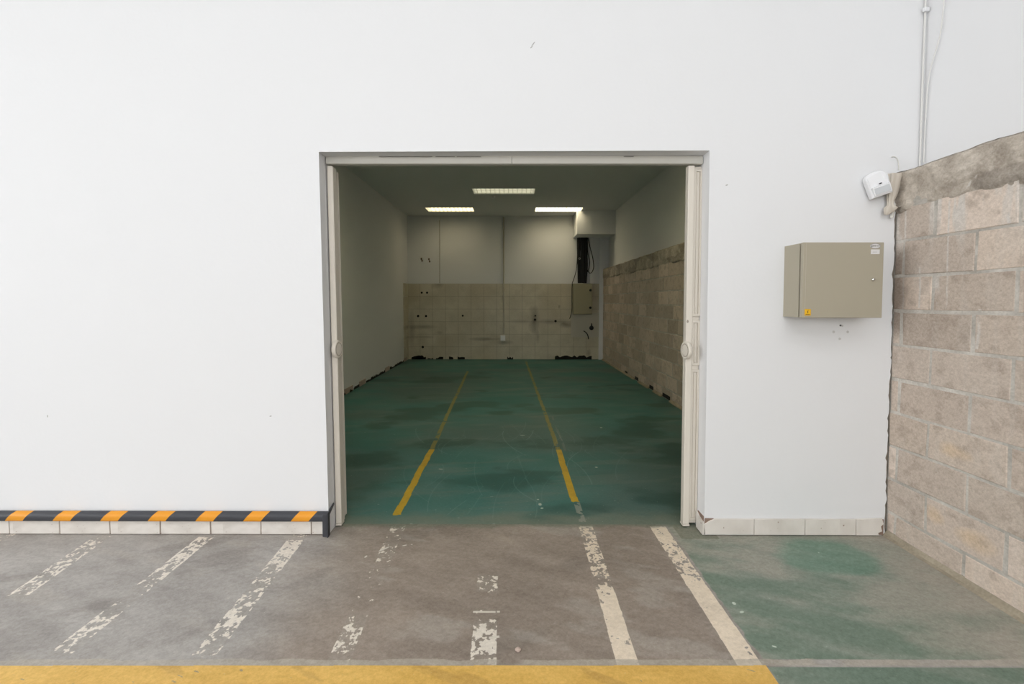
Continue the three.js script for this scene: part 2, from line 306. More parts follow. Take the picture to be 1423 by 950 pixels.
// ------------------------------------------------------------------ right-hand wall: blocks below, white plaster above, running on into the room
const SW = group('wall_right', [2.297, 0, 0]); SW.rotation.y = 0.0128;
structure(SW, 'side wall of bare concrete blocks below white plaster, running from hall into room', 'wall');
const ROWS = [0, 0.152, 0.357, 0.562, 0.767, 0.971, 1.176, 1.381, 1.586, 1.792, 1.998], TOP = 2.205, MOD = 0.418;
function blockColor(s, y, inside) {
  let row = 0; while (row < ROWS.length - 1 && y > ROWS[row + 1]) row++;
  const odd = row % 2, off = odd ? 0.25 : 0.475, b = Math.floor((s - off) / MOD), h = noise(b * 7.3 + row * 3.1, row * 5.7 + b), h2 = noise(b * 3.3 + 50, row * 8.7);
  const h3 = noise(b * 5.9 + 21, row * 4.3 + 7);
  let c = mix([216, 200, 186], [190, 176, 163], sstep(0.25, 0.75, h3));         // pinker and browner blocks mixed
  c = mix(c, [160, 144, 130], clamp((h - 0.5) * 0.9)); c = mix(c, [212, 192, 172], clamp((h2 - 0.55) * 0.9));
  const m = fbm(s * 16, y * 16, 4), f = noise(s * 240, y * 240), g = noise(s * 90, y * 90);
  c = mix(c, [156, 140, 126], sstep(0.5, 0.75, m) * 0.4);
  if (!inside) {
    for (const [a, d, ra, rb] of [[0.41, 0.655, 0.1, 0.045], [0.53, 0.245, 0.11, 0.06], [0.3, 0.27, 0.07, 0.05]]) { const e = ((s - a) / ra) ** 2 + ((y - d) / rb) ** 2 + (m - 0.5); if (e < 1) c = mix(c, [214, 182, 142], (1 - e) * 0.4); }
    // white lime runs below the concrete band and down single blocks
    const run = sstep(0.5, 0.68, fbm(s * 22 + 3, y * 3.2, 4)), fall = sstep(1.66, 1.98, y + (noise(s * 14, 2) - 0.5) * 0.3);
    c = mix(c, [206, 199, 191], run * (0.15 + 0.75 * fall));
    for (const [a, w0, y0, y1] of [[0.17, 0.008, 1.4, 1.66], [0.265, 0.028, 1.39, 1.58], [0.33, 0.007, 1.4, 1.99], [0.62, 0.012, 1.8, 1.99], [0.06, 0.008, 1.18, 1.99], [0.5, 0.012, 1.2, 1.4]]) { const d = Math.abs(s - a + (noise(y * 20, a * 50) - 0.5) * 0.012) / w0; if (d < 1 && y > y0 && y < y1) c = mix(c, [208, 202, 195], 0.8 * (1 - d * d) * sstep(0.3, 0.55, fbm(s * 30 + 8, y * 9, 3))); }
    const cornerDark = sstep(0.1, 0.02, s + (m - 0.5) * 0.06) * sstep(1.16, 1.3, y) * sstep(1.78, 1.66, y); c = mix(c, [132, 118, 106], cornerDark * 0.7);   // darker patch by the corner
  } else c = mix(c, [186, 174, 162], sstep(0.62, 0.76, fbm(s * 2, y * 5, 4)) * 0.5);
  const k = (f - 0.5) * 20 + (g - 0.5) * 16; return [c[0] + k, c[1] + k, c[2] + k];
}
const OUT_S = [-0.05, 2.15], IN_S = [-8.7, -0.05];
const [ob] = paint(1024, 1024, (u, v) => blockColor(OUT_S[0] + u * 2.2, v * 2.2, false));
const [ib] = paint(2048, 528, (u, v) => blockColor(IN_S[0] + u * 8.65, v * 2.23, true));
const obT = asTexture(ob), ibT = asTexture(ib);
M.blockOut = mat({ map: obT, bumpMap: obT, bumpScale: 0.004, roughness: 0.95 });
M.blockIn = mat({ map: ibT, bumpMap: ibT, bumpScale: 0.004, roughness: 0.95 });
function blockAt(s0, s1, y0, y1, inside) {
  const J = 0.0075, w = s1 - s0 - 2 * J, h = y1 - y0 - 2 * J, sc = (s0 + s1) / 2, yc = (y0 + y1) / 2;
  const g = inside ? plate(w, h, 0.04, 0.004, sc - IN_S[0], yc, 1 / 8.65, 1 / 2.23, 0.008) : plate(w, h, 0.04, 0.004, sc - OUT_S[0], yc, 1 / 2.2, 1 / 2.2, 0.008);
  const o = mesh('block', g, inside ? M.blockIn : M.blockOut, SW); o.rotation.y = -Math.PI / 2; o.position.set(rr(-0.003, 0.003), yc, sc);
}
for (let r = 0; r < 10; r++) {
  const off = r % 2 ? 0.25 : 0.475, y0 = ROWS[r] + (r ? 0 : 0.0), y1 = ROWS[r + 1];
  for (let b = -24; b < 6; b++) {
    let s0 = off + b * MOD, s1 = s0 + MOD;
    if (s1 <= -8.5 || s0 >= 2.1) continue;
    s0 = Math.max(s0, -8.5); s1 = Math.min(s1, 2.15);
    if (s1 < 0.0 - 0.2) blockAt(s0, s1, y0, y1, true);
    else if (s0 > -0.005) blockAt(s0, s1, y0, y1, false);
    else { if (s1 > 0.03) blockAt(-0.01, s1, y0, y1, false); if (s0 < -0.24) blockAt(s0, -0.2, y0, y1, true); }
  }
}
mesh('mortar_bed', box(0.0035, 0.11, 0, 2.1, -8.5, 2.2), M.mortar, SW);
mesh('block_run', box(0, 0.11, 0, TOP, 2.15, HALL.z1), M.mortar, SW);
{ // rough concrete band over the blocks
  const bandMap = (lo, hi) => {
    const [cv] = paint(1024, 512, (u, v) => {
      const n = fbm(u * 26, v * 13, 5), m = fbm(u * 9 + 4, v * 6, 4), f = noise(u * 400, v * 200), g = noise(u * 150, v * 75); let c = mix(lo, hi, clamp((n - 0.3) * 2.2));
      c = mix(c, lo.map((q) => q * 0.86), sstep(0.53, 0.62, m) * 0.7); const k = (f - 0.5) * 22 + (g - 0.5) * 18; return [c[0] + k, c[1] + k, c[2] + k];
    });
    const t = asTexture(cv); t.repeat.set(1 / 2.2, 1 / 1.1); return mat({ map: t, bumpMap: t, bumpScale: 0.008, roughness: 0.95, side: THREE.DoubleSide });
  };
  const band = (sa, sb, seg, m) => {
    const rows = 16, P = [], U = [], I = [];
    for (let j = 0; j <= rows + 1; j++) for (let i = 0; i <= seg; i++) {
      const s = sa + (sb - sa) * i / seg, t = Math.min(j, rows) / rows;
      const low = 1.992 - fbm(s * 9, 1, 4) * 0.05, hi = TOP + (fbm(s * 6, 9, 3) - 0.5) * 0.022;
      const y = low + (hi - low) * t, flakeOff = sstep(0.53, 0.58, fbm(s * 7 + 3, y * 11, 4)) * sstep(1.0, 0.35, t);
      const x = j > rows ? 0.135 : -0.012 + (fbm(s * 17, y * 17, 5) - 0.5) * 0.022 + flakeOff * 0.012 + (j === 0 ? 0.016 : 0);
      P.push(x, y, s); U.push(s, y);
    }
    for (let j = 0; j <= rows; j++) for (let i = 0; i < seg; i++) { const a = j * (seg + 1) + i, b = a + 1, c = a + seg + 1, d = c + 1; I.push(a, b, d, a, d, c); }
    const g = new THREE.BufferGeometry(); g.setAttribute('position', new THREE.Float32BufferAttribute(P, 3)); g.setAttribute('uv', new THREE.Float32BufferAttribute(U, 2)); g.setIndex(I); g.computeVertexNormals();
    mesh('concrete_band', g, m, SW);
  };
  const bandMat = bandMap([166, 155, 142], [200, 190, 177]);
  band(-0.05, 2.15, 220, bandMat);
  band(-8.5, -0.05, 260, bandMat);
}
mesh('plaster', box(0.135, 0.33, 0, HALL.top + 0.1, 0.0, HALL.z1 + 0.2), M.wall, SW);
mesh('plaster', box(0.135, 0.33, 0, 3.6, -8.7, 0.0), M.wall, SW);
{ // mortar fillet where the blocks meet the floor
  const f = (s0, s1, w) => { const sh = new THREE.Shape(); sh.moveTo(0.01, 0); sh.lineTo(-w, 0); sh.lineTo(-w * 0.55, 0.010); sh.lineTo(0.0, 0.034); sh.lineTo(0.01, 0.034); return new THREE.ExtrudeGeometry(sh, { depth: s1 - s0, bevelEnabled: false, steps: 12 }).translate(0, 0, s0); };
  const m = mat({ map: mortarMap, color: new THREE.Color().setRGB(0.62, 0.57, 0.47), roughness: 0.95 });
  mesh('mortar_fillet', f(0.0, 2.4, 0.03), m, SW);
  for (const [a, b] of [[-8.45, -5.6], [-5.35, -4.75], [-4.5, -4.1], [-3.75, -2.4], [-2.3, -0.2]]) mesh('mortar_fillet', f(a, b, 0.035), m, SW);
  for (const [a, b] of [[-4.08, -3.77], [-4.72, -4.53], [-5.58, -5.38], [-3.22, -3.1], [-6.3, -6.12]]) mesh('black_residue', box(-0.006, 0.0, 0.012, 0.06 + rr(0, 0.02), a, b), M.adhesive, SW);
}

// ------------------------------------------------------------------ room: left wall, back wall, ceiling
const LX = -2.585, BZ = -8.5, CH = 3.5;
structure(mesh('wall_left', box(LX - 0.2, LX, 0, CH + 0.1, BZ - 0.2, -0.2), M.wall), 'plain white left wall inside the dark room', 'wall');
const WB = structure(group('wall_back'), 'back wall of dark room, white plaster above stained white square tiles', 'wall');
mesh('plaster', box(LX - 0.2, 2.5, 0, CH + 0.1, BZ - 0.2, BZ), M.wall, WB);
const TX0 = LX, TW = 4.9, TH = 1.86;
const [tcv, tctx] = paint(1024, 392, (u, v) => {
  const x = TX0 + u * TW, y = v * TH, n = fbm(x * 4, y * 4, 4), g = fbm(x * 1.2, y * 1.2 + 9, 3), f = noise(x * 90, y * 90);
  let c = mix([210, 202, 182], [190, 182, 162], clamp((n - 0.3) * 1.6)); c = mix(c, [178, 165, 138], sstep(0.5, 0.7, g) * 0.3);
  const st = (px, py, a, b, k) => { const d = Math.sqrt(((x - px) / a) ** 2 + ((y - py) / b) ** 2) + (n - 0.5) * 1.1; if (d < 1) c = mix(c, [70, 60, 50], (1 - d) * k * 0.42); };
  st(0.53, 0.99, 0.16, 0.34, 1.0); st(0.52, 0.97, 0.07, 0.08, 1.2); st(0.53, 1.06, 0.05, 0.05, 1.2); st(0.9, 0.93, 0.5, 0.09, 0.8); st(1.3, 0.86, 0.2, 0.08, 0.9); st(0.2, 0.94, 0.4, 0.06, 0.4);
  st(-0.62, 0.50, 0.5, 0.05, 0.8); st(-0.2, 0.42, 0.25, 0.06, 0.7); st(-1.82, 1.84, 0.16, 0.12, 0.8); st(-2.2, 0.8, 0.4, 0.06, 0.7); st(-2.5, 0.75, 0.1, 0.5, 0.5); st(0.6, 0.55, 0.06, 0.16, 0.5); st(1.85, 0.15, 0.06, 0.12, 0.6); st(1.12, 1.3, 0.03, 0.05, 0.7); st(-1.8, 0.66, 0.12, 0.05, 0.6); st(-0.25, 1.5, 0.06, 0.1, 0.4); st(-2.25, 0.55, 0.3, 0.04, 0.6);
  const k = (f - 0.5) * 12; return [c[0] + k, c[1] + k, c[2] + k];
});
M.tile = mat({ map: asTexture(tcv, true, false), roughness: 0.45 });
M.grout = mat({ color: new THREE.Color().setRGB(0.2, 0.17, 0.13), roughness: 0.95 });
mesh('grout', box(LX, 2.19, 0.0, 1.857, BZ, BZ + 0.004), M.grout, WB);
const TP = 0.3135, TR = 1.857 / 6;
for (let r = 0; r < 6; r++) for (let k = -8; k < 8; k++) {
  let x0 = -0.094 + k * TP, x1 = x0 + TP; x0 = Math.max(x0, LX + 0.002); x1 = Math.min(x1, 2.19); if (x1 - x0 < 0.02) continue;
  const w = x1 - x0 - 0.004, xc = (x0 + x1) / 2, yc = (r + 0.5) * TR;
  const o = mesh('tile', plate(w, TR - 0.004, 0.007, 0.0015, xc - TX0, yc, 1 / TW, 1 / TH), M.tile, WB); o.position.set(xc, yc, BZ + 0.009 + rr(-0.0006, 0.0006));
}
for (let r = 0; r < 6; r++) for (let k = 0; k < 2; k++) {   // the tiles turn the corner on to the left wall
  const w = k ? 0.15 : TP, zc = BZ + 0.012 + (k ? TP + 0.075 : TP / 2), yc = (r + 0.5) * TR;
  const o = mesh('tile', plate(w - 0.004, TR - 0.004, 0.01, 0.0015, 0.3 + k * 0.3, yc, 1 / TW, 1 / TH), M.tile, WB); o.rotation.y = Math.PI / 2; o.position.set(LX + 0.01, yc, zc);
}
const hole = (u, v, r) => { const o = mesh('pipe_hole', new THREE.CylinderGeometry(r, r, 0.004, 14).rotateX(Math.PI / 2), M.dark, WB); o.position.copy(at(u, v, 'z', BZ + 0.011)); };
for (const [u, v, r] of [[586, 406.5, 0.026], [593.5, 406.5, 0.026], [581, 439, 0.03], [592, 439, 0.028], [643, 438.5, 0.024], [587.5, 482, 0.03], [772, 446, 0.03], [744, 438.5, 0.02], [743.5, 444, 0.03]]) hole(u, v, r);
{ // rust brown plugs over the tiles, left
  const m = mat({ color: new THREE.Color().setRGB(0.16, 0.11, 0.07), roughness: 0.9 });
  for (const [u, v] of [[585.5, 359.5], [586.5, 362], [596, 360], [597, 363]]) { const o = mesh('wall_plug', new THREE.SphereGeometry(1, 8, 6).scale(0.02, 0.028, 0.008), m, WB); o.position.copy(at(u, v, 'z', BZ + 0.001)); }
}
function ragged(w, h, t, n) {         // a torn patch lying flat on the xy plane
  const s = new THREE.Shape(); s.moveTo(-w / 2, 0); for (let i = 0; i <= n; i++) s.lineTo(-w / 2 + w * i / n, h * rr(0.25, 0.8)); s.lineTo(w / 2, 0);
  return new THREE.ExtrudeGeometry(s, { depth: t, bevelEnabled: false });
}
for (const [u0, u1, h] of [[572, 592, 0.13], [578, 589, 0.17], [594, 602, 0.05], [606, 616, 0.08], [624, 630, 0.11], [636, 646, 0.11], [705, 713, 0.09], [771, 822, 0.13]]) {
  const a = at(u0, 500, 'z', BZ).x, b = at(u1, 500, 'z', BZ).x; const o = mesh('black_residue', ragged(b - a, h, 0.006, Math.max(4, Math.round((b - a) / 0.06))), M.adhesive, WB); o.position.set((a + b) / 2, 0.0, BZ + 0.009);
}
// left skirting inside the room, tiles missing here and there
const bl = structure(group('baseboard_left', [LX, 0, 0]), 'broken row of pinkish skirting tiles along the left wall in the dark room', 'baseboard');
M.skirtPink = mat({ color: new THREE.Color().setRGB(0.46, 0.37, 0.33), roughness: 0.6 });
for (let k = 0; k < 26; k++) {
  const z = -0.35 - k * 0.312, missing = k > 13 && (k * 7) % 5 !== 0;
  if (!missing) { const o = mesh('tile', plate(0.308, 0.085, 0.012, 0.002), M.skirtPink, bl); o.rotation.y = Math.PI / 2; o.position.set(0.012, 0.0425, z); }
  if (missing || k === 12 || k === 9 || k === 13) { const o = mesh('black_residue', ragged(missing ? 0.31 : 0.12, missing ? 0.075 : 0.06, 0.004, 6), M.adhesive, bl); o.rotation.y = Math.PI / 2; o.position.set(missing ? 0.0 : 0.0125, 0, z - 0.05); }
}
// ceiling with recesses for the light fittings; last pair unseen, added for brightness
const LAMPS = [
  { x0: -0.775, x1: 0.415, z0: -6.2, z1: -5.73, n: 14, glow: 0.2, power: 0.28, color: [1.0, 0.97, 0.74], label: 'long louvred ceiling light fitting, dimmest of three, showing its grid' },
  { x0: -1.97, x1: -0.885, z0: -7.965, z1: -7.47, n: 12, glow: 0.7, power: 1.15, color: [1.0, 0.85, 0.55], label: 'warm lit louvred ceiling light near the left wall' },
  { x0: 0.48, x1: 1.555, z0: -7.965, z1: -7.47, n: 12, glow: 1.5, power: 2.5, color: [1.0, 0.87, 0.60], label: 'brightest white louvred ceiling light beside the boxed-in duct' },
  { x0: -1.95, x1: -0.76, z0: -3.2, z1: -2.73, n: 14, glow: 1.6, power: 3.2, color: [1.0, 0.90, 0.58], label: 'added unseen louvred ceiling light near the opening, hidden above the lintel, left wall side' },
  { x0: 0.4, x1: 1.59, z0: -3.2, z1: -2.73, n: 14, glow: 1.6, power: 3.2, color: [1.0, 0.90, 0.58], label: 'added unseen louvred ceiling light near the opening, hidden above the lintel, block wall side' },
];
{
  const s = new THREE.Shape(); s.moveTo(LX - 0.2, 0.2); s.lineTo(2.6, 0.2); s.lineTo(2.6, 8.7); s.lineTo(LX - 0.2, 8.7);
  for (const l of LAMPS) { const h = new THREE.Path(); h.moveTo(l.x0, -l.z0); h.lineTo(l.x1, -l.z0); h.lineTo(l.x1, -l.z1); h.lineTo(l.x0, -l.z1); s.holes.push(h); }
  const g = new THREE.ExtrudeGeometry(s, { depth: 0.12, bevelEnabled: false }).rotateX(-Math.PI / 2).translate(0, CH, 0);
  structure(mesh('ceiling', g, M.ceiling), 'plain ceiling of the dark room with recessed lights', 'ceiling');
}
for (const l of LAMPS) {
  const w = l.x1 - l.x0, d = l.z1 - l.z0, t = group('ceiling_light', [(l.x0 + l.x1) / 2, CH, (l.z0 + l.z1) / 2]); tag(t, l.label, 'ceiling light', { group: 'louvred lights in the room ceiling' });
  const bar = (x0, x1, z0, z1, y0, y1) => box(x0, x1, y0, y1, z0, z1), e = 0.016;
  mesh('frame', mergeGeometries([bar(-w / 2, w / 2, -d / 2, -d / 2 + e, -0.006, 0.004), bar(-w / 2, w / 2, d / 2 - e, d / 2, -0.006, 0.004), bar(-w / 2, -w / 2 + e, -d / 2, d / 2, -0.006, 0.004), bar(w / 2 - e, w / 2, -d / 2, d / 2, -0.006, 0.004)]), M.enamel, t);
  mesh('housing', mergeGeometries([bar(-w / 2, w / 2, -d / 2, d / 2, 0.1, 0.11), bar(-w / 2, w / 2, -d / 2, -d / 2 + 0.004, 0, 0.1), bar(-w / 2, w / 2, d / 2 - 0.004, d / 2, 0, 0.1), bar(-w / 2, -w / 2 + 0.004, -d / 2, d / 2, 0, 0.1), bar(w / 2 - 0.004, w / 2, -d / 2, d / 2, 0, 0.1)]), M.enamel, t);
  const glow = new THREE.MeshStandardMaterial({ color: 0xffffff, emissive: new THREE.Color(...l.color), emissiveIntensity: l.glow * 2.2, roughness: 0.4 });
  for (const z of [-d / 4, d / 4]) { const o = mesh('lamp_tube', new THREE.CylinderGeometry(0.014, 0.014, w - 0.08, 12).rotateZ(Math.PI / 2), glow, t); o.position.set(0, 0.075, z); }
  for (let k = 1; k < l.n; k++) { const o = mesh('louvre_blade', box(-0.0015, 0.0015, 0.002, 0.045, -d / 2 + 0.005, d / 2 - 0.005), M.alu, t); o.position.x = -w / 2 + w * k / l.n; }
  for (const z of [-d / 2 + 0.05, 0, d / 2 - 0.05]) { const o = mesh('louvre_rail', box(-w / 2 + 0.005, w / 2 - 0.005, 0.002, 0.045, -0.002, 0.002), M.alu, t); o.position.z = z; }
  const a = new THREE.RectAreaLight(new THREE.Color(...l.color), l.power * 3.2, w - 0.05, d - 0.05); a.name = 'fitting'; a.position.set(0, 0.055, 0); a.rotation.x = -Math.PI / 2; t.add(a);
}

// ------------------------------------------------------------------ hall shell behind the camera, roof with translucent panels added for light
structure(mesh('wall_hall_left', box(HALL.x0 - 0.2, HALL.x0, 0, HALL.top + 0.1, 0, HALL.z1 + 0.2), M.wall), 'far white end wall of the hall, outside the picture', 'wall');
structure(mesh('wall_hall_rear', box(HALL.x0, 2.6, 0, HALL.top + 0.1, HALL.z1, HALL.z1 + 0.2), M.wall), 'white rear wall of the hall behind the viewer', 'wall');
structure(mesh('ceiling_hall', box(HALL.x0 - 0.2, 2.8, HALL.top, HALL.top + 0.15, -0.2, HALL.z1 + 0.2), M.hallCeiling), 'high pale roof of the hall, outside the picture', 'ceiling');
M.daypane = new THREE.MeshStandardMaterial({ color: 0xffffff, emissive: DAY, emissiveIntensity: 0.9, roughness: 0.6 });
for (const [x, z] of [[-1.9, 4.0], [-1.9, 6.6], [0.9, 4.0], [0.9, 6.6]]) {  // unseen roof panels, added to light the hall
  const t = group('added_skylight', [x, HALL.top, z]); structure(t, 'added unseen translucent roof light panel above the hall, outside the picture', 'skylight'); t.userData.group = 'added roof lights of the hall';
  mesh('pane', box(-1.2, 1.2, -0.02, 0, -0.9, 0.9), M.daypane, t);
  const a = new THREE.RectAreaLight(DAY, ADDED_SKYLIGHT, 2.4, 1.8); a.name = 'daylight'; a.position.set(0, -0.03, 0); a.rotation.x = -Math.PI / 2; t.add(a);
}
let windowNumber = 0;
function addedHallWindow(x, y, z, turn, w, h, power, label) {     // unseen frosted window added for light: frame, mullion, panes, daylight just in front
  const t = group('added_window_' + (++windowNumber), [x, y, z]); t.rotation.y = turn; structure(t, label, 'window'); t.userData.group = turn > 3 ? 'added rear windows of the hall' : 'added end windows of the hall';
  mesh('pane', box(-w / 2, w / 2, 0, h, 0, 0.02), M.daypane, t);
  mesh('frame', mergeGeometries([box(-w / 2 - 0.05, w / 2 + 0.05, -0.05, 0, 0, 0.05), box(-w / 2 - 0.05, w / 2 + 0.05, h, h + 0.05, 0, 0.05), box(-w / 2 - 0.05, -w / 2, 0, h, 0, 0.05), box(w / 2, w / 2 + 0.05, 0, h, 0, 0.05)]), M.enamel, t);
  const a = new THREE.RectAreaLight(DAY, power, w, h); a.name = 'daylight'; a.position.set(0, h / 2, 0.025); a.rotation.y = Math.PI; t.add(a);
}
for (const z of [1.7, 4.7]) addedHallWindow(HALL.x0, 0.9, z, Math.PI / 2, 2.8, 2.6, ADDED_SIDE_WINDOW, 'added unseen large frosted window in the far end wall of the hall, outside the picture');
for (const x of [-3.9, -1.3, 1.15]) addedHallWindow(x, 1.2, HALL.z1, Math.PI, 2.4, 2.4, ADDED_REAR_WINDOW, 'added unseen large frosted window in the rear wall behind the viewer');

// ------------------------------------------------------------------ skirting in the hall
M.skirt = (() => {
  const [cv] = paint(512, 256, (u, v) => { const n = fbm(u * 10, v * 5, 4), s = noise(u * 90, v * 60); let c = mix([226, 220, 212], [206, 199, 190], clamp((n - 0.3) * 1.8)); if (s > 0.93 && n > 0.5) c = [150, 132, 116]; return c; });
  return mat({ map: asTexture(cv), roughness: 0.55 });
})();
const bf = structure(group('baseboard_front'), 'white skirting tiles under the striped bumper on the partition', 'baseboard');
mesh('grout', box(-4.6, -1.15, 0, 0.098, 0, 0.004), M.claycore, bf);
for (let k = 0; k < 12; k++) {
  let x1 = -1.241 - 0.3105 * (k - 1), x0 = x1 - 0.3105; if (k === 0) { x0 = -1.241; x1 = -1.152; }
  const o = mesh('tile', plate(x1 - x0 - 0.006, 0.094, 0.011, 0.002, x0 * 1.3, 0.05, 1.2, 4, 0.002), M.skirt, bf); o.position.set((x0 + x1) / 2, 0.051, 0.0125 + rr(-0.001, 0.001));
}
const br = structure(group('baseboard_right'), 'row of white skirting tiles with chipped corner beside the block wall', 'baseboard');
mesh('grout', box(1.178, 2.275, 0.004, 0.1, 0, 0.004), M.claycore, br);
{
  const js = [1.168, 1.478, 1.79, 2.102, 2.272];
  for (let k = 0; k < 4; k++) {
    const x0 = js[k], x1 = js[k + 1];
    const s = new THREE.Shape();
    if (k === 0) { s.moveTo(x0 + 0.012, 0.009); s.lineTo(x1 - 0.003, 0.009); s.lineTo(x1 - 0.003, 0.102); s.lineTo(x0 + 0.066, 0.102); s.lineTo(x0 + 0.04, 0.092); s.lineTo(x0 + 0.006, 0.07); }
    else if (k === 3) { s.moveTo(x0 + 0.003, 0.006); s.lineTo(x1 - 0.03, 0.006); s.lineTo(x1 - 0.036, 0.02); s.lineTo(x1 - 0.012, 0.03); s.lineTo(x1 - 0.02, 0.06); s.lineTo(x1 - 0.005, 0.075); s.lineTo(x1 - 0.014, 0.108); s.lineTo(x1 - 0.07, 0.106); s.lineTo(x0 + 0.003, 0.102); }
    else { s.moveTo(x0 + 0.003, 0.008); s.lineTo(x1 - 0.003, 0.008); s.lineTo(x1 - 0.003, 0.102); s.lineTo(x0 + 0.003, 0.102); }
    mesh('tile', new THREE.ExtrudeGeometry(s, { depth: 0.009, bevelEnabled: true, bevelThickness: 0.0015, bevelSize: 0.0015, bevelSegments: 1 }).translate(0, 0, 0.002), M.skirt, br);
  }
  // tile on the side of the opening, broken at its top
  const s = new THREE.Shape(); s.moveTo(0.0, 0.004); s.lineTo(0.1, 0.004); s.lineTo(0.1, 0.106); s.lineTo(0.05, 0.09); s.lineTo(0.0, 0.083);
  const g = new THREE.ExtrudeGeometry(s, { depth: 0.01, bevelEnabled: false }).rotateY(Math.PI / 2).translate(1.163, 0, 0.008);
  mesh('tile', g, M.skirt, br);
  mesh('grout', box(1.171, 1.178, 0.0, 0.112, -0.09, -0.004), M.claycore, br);
  const b = new THREE.Shape(); b.moveTo(1.176, 0.07); b.lineTo(1.232, 0.104); b.lineTo(1.18, 0.106);
  mesh('chipped_corner', new THREE.ExtrudeGeometry(b, { depth: 0.006, bevelEnabled: false }), M.claycore, br);
}

// ------------------------------------------------------------------ striped rubber bumper
{
  const t = group('wall_bumper', [0, 0, 0.012]); tag(t, 'long black rubber wall bumper with slanted yellow bands above the skirting', 'bumper');
  const prof = [[0, 0.0925], [0.016, 0.0925], [0.026, 0.096], [0.031, 0.104], [0.031, 0.124], [0.027, 0.136], [0.016, 0.145], [0.004, 0.149], [0, 0.149]];
  const rail = (x0, x1, sk0, sk1) => {
    const P = [], I = [], n = prof.length;
    for (const [x, sk] of [[x0, sk0], [x1, sk1]]) for (const [z, y] of prof) P.push(x + (sk ? (y - 0.0925) * 0.85 - Math.max(0, z - 0.02) * 0.2 : 0), y, z);
    for (let i = 0; i < n - 1; i++) I.push(i, i + n, i + 1, i + 1, i + n, i + n + 1);
    const g = new THREE.BufferGeometry(); g.setAttribute('position', new THREE.Float32BufferAttribute(P, 3)); g.setIndex(I); g.computeVertexNormals();
    const fix = g.attributes.normal; for (let i = 0; i < fix.count; i++) if (fix.getZ(i) < -0.2) fix.setXYZ(i, -fix.getX(i), -fix.getY(i), -fix.getZ(i));
    return g;
  };
  M.rubber.side = M.bumperYellow.side = THREE.DoubleSide;
  const px = 0.00441, starts = []; for (let k = 0; k < 12; k++) starts.push(-3.141 + (404.5 - k * 65.9) * px);
  let right = -1.132, last = 0;
  for (const s of starts) {
    mesh('black_band', rail(s + 0.108, right, 1, last), M.rubber, t);
    mesh('yellow_band', rail(s, s + 0.108, 1, 1), M.bumperYellow, t); right = s; last = 1;
  }
  const cap = new THREE.Shape(); cap.moveTo(0, 0.0); cap.lineTo(0.034, 0); cap.lineTo(0.034, 0.15); cap.lineTo(0, 0.154); cap.lineTo(-0.07, 0.172); cap.lineTo(-0.072, 0.160); cap.lineTo(0, 0.128);
  mesh('end_strip', new THREE.ExtrudeGeometry(cap, { depth: 0.006, bevelEnabled: false }).rotateY(-Math.PI / 2).translate(-1.126, 0, 0), M.rubber, t);
  mesh('end_upright', new RoundedBoxGeometry(0.03, 0.14, 0.03, 2, 0.005).translate(-1.146, 0.072, 0.017), M.rubber, t);
}

// ------------------------------------------------------------------ folding doors pushed to both sides, head track
{
  const t = structure(group('trim_1'), 'pale head track with a butt joint along the top of opening', 'door track');
  for (const [a, b] of [[-1.158, -0.012], [-0.009, 1.168]]) {
    const s = new THREE.Shape(); s.moveTo(-0.092, 2.333); s.lineTo(-0.088, 2.315); s.lineTo(-0.088, 2.288); s.lineTo(-0.094, 2.284); s.lineTo(-0.132, 2.284); s.lineTo(-0.136, 2.288); s.lineTo(-0.136, 2.333);
    mesh('rail', new THREE.ExtrudeGeometry(s, { depth: b - a, bevelEnabled: false }).rotateY(-Math.PI / 2).scale(1, 1, 1).translate(b, 0, 0), M.track, t);
  }
  for (const [a, b] of [[-0.83, -0.5], [-0.48, -0.36], [-0.35, -0.2], [0.68, 0.74]]) mesh('gap_line', box(a, b, 2.325, 2.329, -0.0875, -0.086), mat({ color: new THREE.Color().setRGB(0.22, 0.21, 0.18) }), t);
}
function handle(parent, x, y, z, turn) {
  const pts = [[0.0001, 0.016], [0.03, 0.016], [0.036, 0.012], [0.0415, 0.016], [0.048, 0.014], [0.0505, 0.007], [0.0505, -0.006], [0.047, -0.012], [0.0001, -0.012]].map(([a, b]) => new THREE.Vector2(a, b));
  const o = mesh('handle', new THREE.LatheGeometry(pts, 36).rotateX(Math.PI / 2), M.pvc, parent); o.material = M.pvcDouble; o.position.set(x, y, z); o.rotation.y = turn; o.scale.set(1, 1.1, 1);
  const g = mesh('grip_groove', new THREE.TorusGeometry(0.036, 0.0022, 6, 36), M.pvcShade, o); g.position.z = 0.0135;
}
M.pvcDouble = M.pvc.clone(); M.pvcDouble.side = THREE.DoubleSide;
M.pvcShade = mat({ color: new THREE.Color().setRGB(0.36, 0.31, 0.25), roughness: 0.7 });
function moulded(parent, w, y0, y1, x, z) {   // raised border with sunk panel
  const yc = (y0 + y1) / 2, h = y1 - y0;
  const o = mesh('panel_border', new THREE.ExtrudeGeometry((() => { const s = new THREE.Shape(); s.moveTo(-w / 2, -h / 2); s.lineTo(w / 2, -h / 2); s.lineTo(w / 2, h / 2); s.lineTo(-w / 2, h / 2); const q = new THREE.Path(), e = 0.012; q.moveTo(-w / 2 + e, -h / 2 + e); q.lineTo(w / 2 - e, -h / 2 + e); q.lineTo(w / 2 - e, h / 2 - e); q.lineTo(-w / 2 + e, h / 2 - e); s.holes.push(q); return s; })(), { depth: 0.007, bevelEnabled: true, bevelThickness: 0.002, bevelSize: 0.001, bevelSegments: 1 }), M.pvc, parent);
  o.position.set(x, yc, z);
  const i = mesh('inner_panel', new RoundedBoxGeometry(w - 0.034, h - 0.034, 0.006, 1, 0.002), M.pvc, parent); i.position.set(x, yc, z + 0.001);
}
